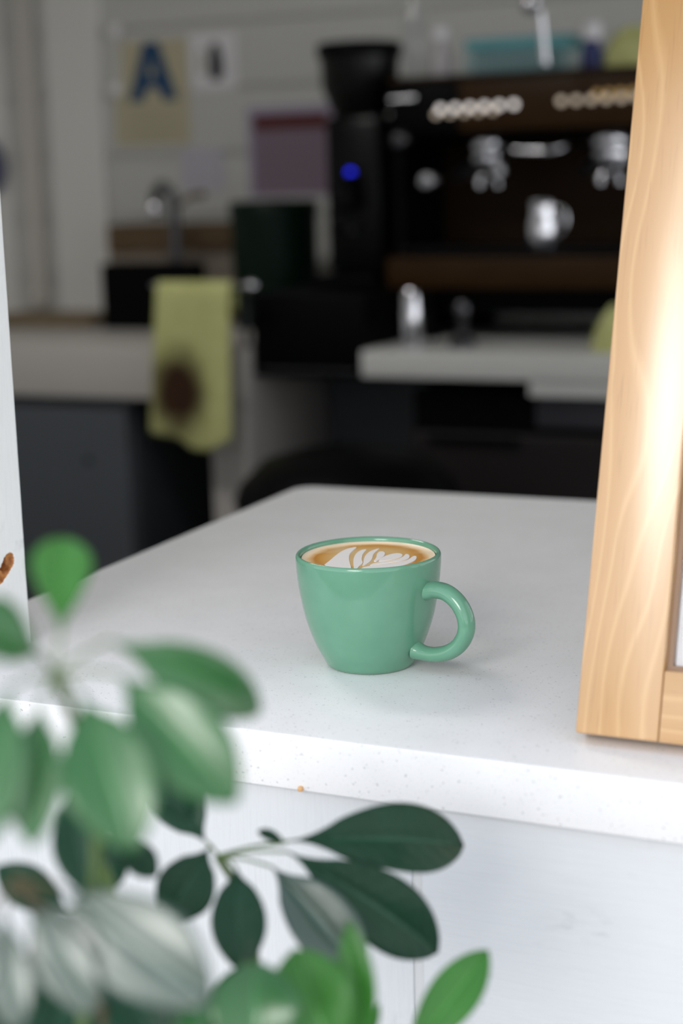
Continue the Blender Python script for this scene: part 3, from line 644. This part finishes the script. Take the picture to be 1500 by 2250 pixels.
for za, zb_, m in ((ZB, ZB + 0.07, M_BROWN), (ZB + 0.078, zm - 0.006, mat('pale_slat', (0.26, 0.22, 0.18), 0.6)), (zm, zt, M_BROWN)):
    MB().box(xl, xr, 2.66, 2.668, za, zb_).build('slat', m, wc); MB().box(xl, xr, 2.775, 2.783, za, zb_).build('slat', m, wc)
for xx in (xl, xr - 0.008): MB().box(xx, xx + 0.008, 2.6685, 2.7745, ZB, zt).build('end_board', M_BROWN, wc)
MB().box(xl + 0.0085, xr - 0.0085, 2.6685, 2.7745, ZB, ZB + 0.008).build('bottom_board', M_BROWN, wc)
# small brown tray at the left end of the sink counter
q = on_y(120, 725, 2.45)
tr = MB().box(q.x - 0.16, q.x + 0.13, 2.40, 2.56, ZB, ZB + 0.028, 0.006).build('wooden_tray', mat('tan_tray', (0.20, 0.15, 0.09), 0.6)); tag(tr, 'flat tan tray lying on the sink counter near the post', 'tray')
# towel rail and the yellow towel
xl = on_y(340, 622, 2.02).x; xr = on_y(540, 622, 2.02).x; zr = on_y(430, 628, 2.02).z
rl = empty('towel_rail', ((xl + xr) / 2, 2.085, ZB), 'low chrome towel rail standing on the sink counter edge', 'rail')
MB().tube([(xl - 0.005, 2.02, zr), (xr + 0.006, 2.02, zr)], 0.005, 12).build('bar', M_CHROME, rl, smooth=60)
for xx in (xl, xr - 0.035):
    MB().tube(spline([(xx, 2.085, ZB), (xx, 2.085, zr - 0.03), (xx, 2.07, zr - 0.006), (xx, 2.0255, zr)], 5), 0.0045, 10).build('post', M_DSTEEL, rl, smooth=60)
    MB().lathe([(0.016, ZB), (0.016, ZB + 0.004), (0.006, ZB + 0.006)], (xx, 2.085, 0), 16).build('foot_plate', M_DSTEEL, rl)
MB().lathe([(0, -0.011), (0.009, -0.007), (0.011, 0), (0.009, 0.007), (0, 0.011)], (xr + 0.012, 2.02, zr), 16, axis='x').build('end_knob', M_CHROME, rl, smooth=60)
tl = on_y(350, 632, 2.01); trr = on_y(508, 632, 2.01)
vs = []; fs = []; nu, nv = 28, 30
bots = [on_y(332, 948, 2.0), on_y(385, 962, 2.0), on_y(425, 990, 2.0), on_y(460, 992, 2.0), on_y(505, 968, 2.0)]
for j in range(nv + 1):
    v = j / nv
    for i in range(nu + 1):
        u = i / nu
        f = u * 4; k = min(3, int(f)); bt = bots[k].lerp(bots[k + 1], f - k)
        x = (tl.x + (trr.x - tl.x) * u) * (1 - v) + bt.x * v
        zz = (zr + 0.009) * (1 - v) + bt.z * v
        y = 2.012 - 0.006 * math.sin(u * 9.5 + 0.6) * (0.3 + 0.7 * v) - 0.004 * math.sin(u * 17) * v
        if v < 0.06: y += 0.008 * (1 - v / 0.06)
        vs.append((x, y - 0.012, zz))
# back leg of the towel behind the rail
nf = len(vs)
for j in range(1, 12):
    v = j / 11
    for i in range(nu + 1):
        u = i / nu; x = tl.x + (trr.x - tl.x) * u
        vs.append((x, 2.026 + 0.002 + 0.003 * math.sin(u * 8), zr + 0.009 - 0.055 * v))
S = nu + 1
fs = [(j * S + i, j * S + i + 1, (j + 1) * S + i + 1, (j + 1) * S + i) for j in range(nv) for i in range(nu)]
fs += [(i, nf + i, nf + i + 1, i + 1) for i in range(nu)]
fs += [(nf + j * S + i, nf + (j + 1) * S + i, nf + (j + 1) * S + i + 1, nf + j * S + i + 1) for j in range(10) for i in range(nu)]
tw = MB().add(vs, fs).build('dish_towel', M_TOWELS, smooth=80); tag(tw, 'yellow towel with a brown coffee stain hanging over the rail', 'towel')
sm = tw.modifiers.new('thick', 'SOLIDIFY'); sm.thickness = 0.003; sm.offset = 0

# ------------------------------------------------------------------ papers on the back wall
def card(name, x0, y0, x1, y1, m, label, cat, Y=2.7985, th=0.0015):
    a = on_y(x0, y0, Y); b = on_y(x1, y1, Y); c = on_y(x1, y0, Y); d = on_y(x0, y1, Y)
    X0, X1 = (a.x + d.x) / 2, (b.x + c.x) / 2; Z1, Z0 = (a.z + c.z) / 2, (b.z + d.z) / 2
    e = empty(name, ((X0 + X1) / 2, Y, Z0), label, cat)
    MB().box(X0, X1, Y - th, Y, Z0, Z1).build('sheet', m, e)
    return e, X0, X1, Z0, Z1, Y - th
e, X0, X1, Z0, Z1, Yf = card('grade_card', 252, 88, 414, 318, M_CREAM, 'cream grade card with a big blue letter A on the back wall', 'sign')
Wd = X1 - X0; Ht = Z1 - Z0
def P(u, v): return (X0 + Wd * u, Z0 + Ht * v)
outer = [P(0.20, 0.42), P(0.42, 0.98), P(0.63, 0.98), P(0.86, 0.42), P(0.66, 0.42), P(0.60, 0.545), P(0.45, 0.545), P(0.40, 0.42)]
MB().prism([outer[0], outer[1], P(0.525, 0.83), P(0.475, 0.65), P(0.45, 0.545), outer[7]], Yf - 0.0008, Yf).build('letter_a', M_BLUE, e)
MB().prism([outer[2], outer[3], outer[4], outer[5], P(0.575, 0.65), P(0.525, 0.83), outer[1]], Yf - 0.0008, Yf).build('letter_a', M_BLUE, e)
MB().prism([P(0.45, 0.545), P(0.475, 0.65), P(0.575, 0.65), P(0.60, 0.545)], Yf - 0.0008, Yf).build('letter_a', M_BLUE, e)
for k, (u0, u1, v) in enumerate(((0.15, 0.85, 0.30), (0.2, 0.8, 0.22), (0.12, 0.88, 0.14), (0.25, 0.75, 0.07))):
    a, b = P(u0, v), P(u1, v + 0.018); MB().box(a[0], b[0], Yf - 0.0006, Yf, a[1], b[1]).build('text_line', M_FADE, e)
# clear wall holder beside the card, its two caps coloured white in place of glints
e, X0, X1, Z0, Z1, Yf = card('card_holder', 240, 58, 268, 212, mat('clear_acrylic', (0.62, 0.62, 0.58), 0.15), 'narrow glossy holder strip with two caps coloured white as glints beside the grade card', 'holder', 2.7965, 0.006)
for py in (68, 200):
    q = on_y(254, py, 2.79); MB().lathe([(0.0165, 0.0), (0.0165, -0.006), (0.012, -0.012), (0, -0.014)], (q.x, Yf - 0.0002, q.z), 20, axis='y').build('cap', mat('glint_white_cap', (0.95, 0.94, 0.95), 0.2), e, smooth=40)
e, X0, X1, Z0, Z1, Yf = card('photo_print', 418, 72, 520, 198, M_PAPER, 'white print with a dark upright figure next to the grade card', 'print')
Wd = X1 - X0; Ht = Z1 - Z0
pts = [(0.42, 0.2), (0.40, 0.5), (0.44, 0.75), (0.52, 0.85), (0.62, 0.8), (0.70, 0.6), (0.72, 0.3), (0.66, 0.18), (0.52, 0.16)]
MB().prism([P(a, b) for a, b in pts], Yf - 0.0008, Yf).build('figure', M_INK, e)
MB().prism([P(a, b) for a, b in ((0.2, 0.3), (0.2, 0.7), (0.28, 0.72), (0.3, 0.3))], Yf - 0.0008, Yf).build('figure', M_FADE, e)
e, X0, X1, Z0, Z1, Yf = card('mauve_notice', 545, 232, 735, 430, M_LILAC2, 'mauve notice with a dark red heading bar beside the grinder', 'notice')
Wd = X1 - X0; Ht = Z1 - Z0
a, b = P(0.06, 0.02), P(0.96, 0.93); MB().box(a[0], b[0], Yf - 0.0004, Yf, a[1], b[1]).build('printed_panel', M_PINK, e)
a, b = P(0.08, 0.74), P(0.92, 0.90); MB().box(a[0], b[0], Yf - 0.0008, Yf, a[1], b[1]).build('heading_bar', M_RED, e)
for v in (0.68, 0.58, 0.48, 0.38, 0.28, 0.18):
    a, b = P(0.1, v), P(0.85, v + 0.025); MB().box(a[0], b[0], Yf - 0.0006, Yf, a[1], b[1]).build('text_line', mat('grey_ink', (0.2, 0.16, 0.2), 0.6), e)
e, *_ = card('small_notice', 400, 325, 492, 415, M_LILAC, 'small pale lilac notice under the grade card', 'notice')
q = on_y(-22, 368, 2.78)
pl = MB().lathe([(0.0, 0.0), (0.035, -0.002), (0.052, -0.010), (0.056, -0.012), (0.054, -0.006), (0.03, 0.004), (0, 0.004)], (q.x, 2.783, q.z), 36, axis='y').build('wall_plate', mat('slate_blue_glaze', (0.10, 0.11, 0.20), 0.3), smooth=50)
tag(pl, 'round slate blue plate hung on the back wall, half hidden by the post', 'plate')
pl.scale = (1, 1, 1.3); pl.location.z = -q.z * 0.3

# fill lamp added under the booth ceiling, out of view
def fill_lamp(x, y, power, label):
    e = empty('fill_lamp', (x, y, 2.4), label, 'lamp')
    MB().box(x - 0.32, x + 0.32, y - 0.17, y + 0.17, 2.36, 2.3995, 0.004).build('housing', M_WHITEP, e)
    MB().box(x - 0.30, x + 0.30, y - 0.15, y + 0.15, 2.352, 2.3595).build('diffuser', mat('fill_lamp_diffuser', (0.9, 0.9, 0.88), 0.4, emit=(1, 0.96, 0.9), es=1.0), e)
    li = bpy.data.lights.new('fill_lamp_light', 'AREA'); li.shape = 'RECTANGLE'; li.size = 0.6; li.size_y = 0.3; li.energy = power; li.color = (1.0, 0.985, 0.95)
    lo = bpy.data.objects.new('fill_lamp_light', li); col.objects.link(lo); lo.location = (x, y, 2.345)
fill_lamp(-1.2, 0.9, 12, 'unseen fill lamp added under the booth ceiling near the serving window')

# ------------------------------------------------------------------ umbrella plant
def leafmat(name, top, sheen):
    m = mat(name, top, 0.40, spec=0.25, coat=sheen)
    n, l = nodes(m); b = n['Principled BSDF']; b.inputs['Coat Roughness'].default_value = 0.31; b.inputs['Coat IOR'].default_value = 1.45 + 0.55 * sheen ** 3
    at_ = n.new('ShaderNodeAttribute'); at_.attribute_name = 'across'
    vein = ramp(m, at_.outputs['Fac'], [(0.0, tuple(min(1, x * 2.2 + 0.03) for x in top)), (0.05, top), (1.0, tuple(x * 0.9 for x in top))])
    no = tex(m, 'ShaderNodeTexNoise', 60, 3)
    c = mix(m, 1.0, vein, ramp(m, no.outputs['Fac'], [(0.3, (0.82, 0.85, 0.82)), (0.7, W1)]), 'MULTIPLY')
    base(m, c)
    al = n.new('ShaderNodeAttribute'); al.attribute_name = 'ribs'
    bump(m, al.outputs['Fac'], 0.5, 0.0012)
    tr = n.new('ShaderNodeBsdfTranslucent'); tr.inputs[0].default_value = (top[0] * 2.2 + 0.02, min(1, top[1] * 2.4), top[2] * 1.2, 1)
    ms = n.new('ShaderNodeMixShader'); ms.inputs[0].default_value = 0.28
    l.new(b.outputs[0], ms.inputs[1]); l.new(tr.outputs[0], ms.inputs[2]); l.new(ms.outputs[0], n['Material Output'].inputs[0])
    return m
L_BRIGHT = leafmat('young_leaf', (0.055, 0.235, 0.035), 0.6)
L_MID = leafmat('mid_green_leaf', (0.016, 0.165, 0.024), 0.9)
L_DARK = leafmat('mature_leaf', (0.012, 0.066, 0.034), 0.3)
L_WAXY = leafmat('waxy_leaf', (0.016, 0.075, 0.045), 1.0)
M_STEM = mat('green_stem', (0.09, 0.15, 0.04), 0.5)
M_BARK = mat('brown_stem', (0.10, 0.08, 0.04), 0.7)
PB = Vector((0.06, -0.30, 0.0))
plant = empty('umbrella_plant', PB, 'glossy green umbrella plant in front of the counter', 'plant')
def leaflet(parent, B, T, wpx, m, sh=None, ed=0.0, up=0.5, arch=0.10, fold=0.35, side=0.0, p=1.25, roll=0.0):
    if sh is not None:      # a blade lying square to the bisector of sun and view, so that it shines
        Hh = ((CAM - B).normalized() - SUN_DIR).normalized()
        rt = (T - CAM); T = CAM + rt * ((B - CAM).dot(Hh) / rt.dot(Hh) * (1 + ed))
    a = T - B; L = a.length; ax = a / L; mid = (B + T) / 2; v = (CAM - mid).normalized(); d = (mid - CAM).dot(fwd)
    n0 = (v * (1 - up) + Vector((0, 0, 1)) * up + RIGHT * side); nn = (n0 - ax * n0.dot(ax)).normalized()
    if sh is not None: nn = (Hh - ax * Hh.dot(ax)).normalized(); roll = sh
    if roll: nn = Matrix.Rotation(roll, 3, ax) @ nn
    s = ax.cross(nn); q = v.cross(ax).normalized(); k = max(0.5, abs(s.dot(q)))
    half = wpx / 2 * d / FPX / k
    NU, NW = 22, 12; vs = []; ac = []; rb = []
    for i in range(NU + 1):
        u = i / NU
        f = max(0.0, math.sin(math.pi * u ** p)) ** 0.72 * min(1, 0.25 + u * 3.2)
        if i in (0, NU): f = 0.02
        c = B + a * u + nn * (arch * L * 4 * u * (1 - u))
        for j in range(NW + 1):
            w_ = -1 + 2 * j / NW; h = half * f
            wv = 0.02 * L * math.sin(u * 11 + w_ * 2) * abs(w_) ** 2
            vs.append(c + s * (w_ * h) + nn * (fold * h * (abs(w_) - 0.35 * w_ * w_) + wv * 0.5 - (0.0009 if j == NW // 2 else 0)))
            ac.append(abs(w_)); rb.append(0.5 + 0.5 * math.sin((u * 1.0 - abs(w_) * 0.16) * 62))
    S = NW + 1
    fs = [(i * S + j, i * S + j + 1, (i + 1) * S + j + 1, (i + 1) * S + j) for i in range(NU) for j in range(NW)]
    me = bpy.data.meshes.new('leaflet'); me.from_pydata(vs, [], fs)
    for pz in me.polygons: pz.use_smooth = True
    for nm, dat in (('across', ac), ('ribs', rb)):
        t_ = me.attributes.new(nm, 'FLOAT', 'POINT'); t_.data.foreach_set('value', dat)
    me.materials.append(m); o = bpy.data.objects.new('leaflet', me); col.objects.link(o)
    o.parent = parent
    sm = o.modifiers.new('thick', 'SOLIDIFY'); sm.thickness = 0.0005; sm.offset = 0
    return o
def whorl(hub, root, leaves, pm=M_STEM):
    """one compound leaf: the stalk is the part, its leaflets the sub-parts"""
    mb = MB(); H = at(*hub)
    Rt = Vector(root)
    midp = (H + Rt) / 2 + Vector((0.0, 0.02, 0.02))
    mb.tube(spline([Rt, midp, H], 6), 0.0018, 8)
    bases = []
    for lf in leaves:
        b = at(*lf[0]); bases.append(b); mb.tube(spline([H, (H + b) / 2 + Vector((0, 0, 0.001)), b], 3), 0.0006, 6)
    st = mb.build('leaf_stalk', pm, plant, smooth=60)
    for lf, b in zip(leaves, bases):
        leaflet(st, b, at(*lf[1]), lf[2], lf[3], **(lf[4] if len(lf) > 4 else {}))
ND = [Vector((0.10, -0.345, 0.95)), Vector((0.075, -0.285, 0.84)), Vector((0.10, -0.23, 0.86)), Vector((0.14, -0.235, 0.78))]
# upper, nearest whorl
whorl((120, 1482, .475), ND[0], [
    ((134, 1395, .478), (137, 1182, .498), 132, L_BRIGHT, dict(up=.10, arch=.06, fold=.5, p=1.6)),
    ((88, 1440, .471), (-95, 1365, .456), 125, L_MID, dict(up=.5, arch=.08)),
    ((240, 1408, .479), (572, 1566, .504), 130, L_MID, dict(up=.15, arch=.17, fold=.35, p=1.15)),
    ((262, 1482, .475), (520, 1765, .475), 190, L_MID, dict(sh=-.30, arch=.05, fold=.45)),
    ((182, 1530, .468), (296, 1872, .441), 205, L_MID, dict(sh=-.20, ed=-.020, arch=.06, fold=.4)),
    ((88, 1545, .466), (72, 1860, .437), 125, L_MID, dict(sh=-.1, ed=-.02, arch=.06)),
    ((20, 1512, .463), (-30, 1860, .433), 150, L_MID, dict(sh=.1, ed=-.022, arch=.06)),
])
# whorl behind, towards the wall
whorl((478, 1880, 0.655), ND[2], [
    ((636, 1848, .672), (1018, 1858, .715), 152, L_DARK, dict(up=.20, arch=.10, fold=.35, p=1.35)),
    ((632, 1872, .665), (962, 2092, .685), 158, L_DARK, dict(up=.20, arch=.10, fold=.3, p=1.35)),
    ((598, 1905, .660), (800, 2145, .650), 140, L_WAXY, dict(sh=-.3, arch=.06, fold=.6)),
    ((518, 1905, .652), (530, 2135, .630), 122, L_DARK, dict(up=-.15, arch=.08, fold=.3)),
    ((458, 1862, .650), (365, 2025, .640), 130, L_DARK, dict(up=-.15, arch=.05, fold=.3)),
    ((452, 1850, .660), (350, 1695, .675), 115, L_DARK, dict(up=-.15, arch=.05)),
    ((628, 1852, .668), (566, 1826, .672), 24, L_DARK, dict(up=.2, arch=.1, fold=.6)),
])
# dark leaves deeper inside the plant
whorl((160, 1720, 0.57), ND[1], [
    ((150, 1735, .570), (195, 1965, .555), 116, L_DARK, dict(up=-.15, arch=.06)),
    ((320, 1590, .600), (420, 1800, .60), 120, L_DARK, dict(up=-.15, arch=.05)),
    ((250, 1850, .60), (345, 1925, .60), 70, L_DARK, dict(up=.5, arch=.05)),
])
# low whorl at the near corner, lit from above
whorl((35, 1935, .485), ND[1], [
    ((140, 1952, .482), (465, 2200, .466), 215, L_WAXY, dict(sh=0.0, arch=.03, fold=.14)),
    ((62, 1985, .479), (210, 2228, .448), 125, L_WAXY, dict(sh=0.0, arch=.03, fold=.15)),
    ((100, 1978, .480), (230, 2140, .461), 85, L_WAXY, dict(sh=0.0, arch=.03, fold=.14)),
    ((8, 2005, .476), (35, 2270, .442), 105, L_WAXY, dict(sh=0.0, arch=.03, fold=.14)),
    ((-20, 1990, .476), (-90, 2240, .442), 110, L_WAXY, dict(sh=0.0, arch=.03, fold=.14)),
], M_BARK)
# lowest leaves along the lower border
whorl((620, 2345, 0.56), ND[3], [
    ((745, 2345, .560), (645, 2085, .545), 185, L_BRIGHT, dict(sh=.1, arch=.10, fold=.5)),
    ((800, 2330, .575), (768, 2022, .575), 84, L_BRIGHT, dict(up=.05, arch=.06, fold=.5)),
    ((885, 2330, .620), (1072, 2088, .640), 108, L_BRIGHT, dict(up=.0, arch=.08, fold=.35)),
    ((560, 2350, .545), (560, 2110, .530), 200, L_MID, dict(sh=.2, arch=.14, fold=.3)),
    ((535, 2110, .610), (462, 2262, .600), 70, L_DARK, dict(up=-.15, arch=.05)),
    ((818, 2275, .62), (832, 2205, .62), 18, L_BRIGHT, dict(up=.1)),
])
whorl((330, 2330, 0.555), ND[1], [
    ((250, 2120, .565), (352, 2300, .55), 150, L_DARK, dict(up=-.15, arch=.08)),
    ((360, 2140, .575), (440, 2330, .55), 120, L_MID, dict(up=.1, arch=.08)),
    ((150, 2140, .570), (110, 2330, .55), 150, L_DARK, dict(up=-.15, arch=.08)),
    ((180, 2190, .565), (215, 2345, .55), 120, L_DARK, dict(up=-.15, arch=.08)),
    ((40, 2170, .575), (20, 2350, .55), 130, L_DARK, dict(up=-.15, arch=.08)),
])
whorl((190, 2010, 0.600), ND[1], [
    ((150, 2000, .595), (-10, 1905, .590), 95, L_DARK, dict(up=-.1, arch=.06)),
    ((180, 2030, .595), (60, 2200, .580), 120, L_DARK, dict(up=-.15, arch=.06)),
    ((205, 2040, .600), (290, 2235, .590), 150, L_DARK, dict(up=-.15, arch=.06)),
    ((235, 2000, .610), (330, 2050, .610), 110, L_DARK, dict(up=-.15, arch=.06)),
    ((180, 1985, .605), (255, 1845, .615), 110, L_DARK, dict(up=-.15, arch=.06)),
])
for k, nd in enumerate(ND):
    b = PB + Vector(((k - 1.5) * 0.03, (k % 2) * 0.03, 0))
    MB().tube(spline([b, b.lerp(nd, 0.5) + Vector((0.01 * (k - 1.5), 0.01, 0)), nd], 8), [0.0055 - 0.0025 * i / 16 for i in range(17)], 10).build('stem', M_BARK, plant, smooth=60)
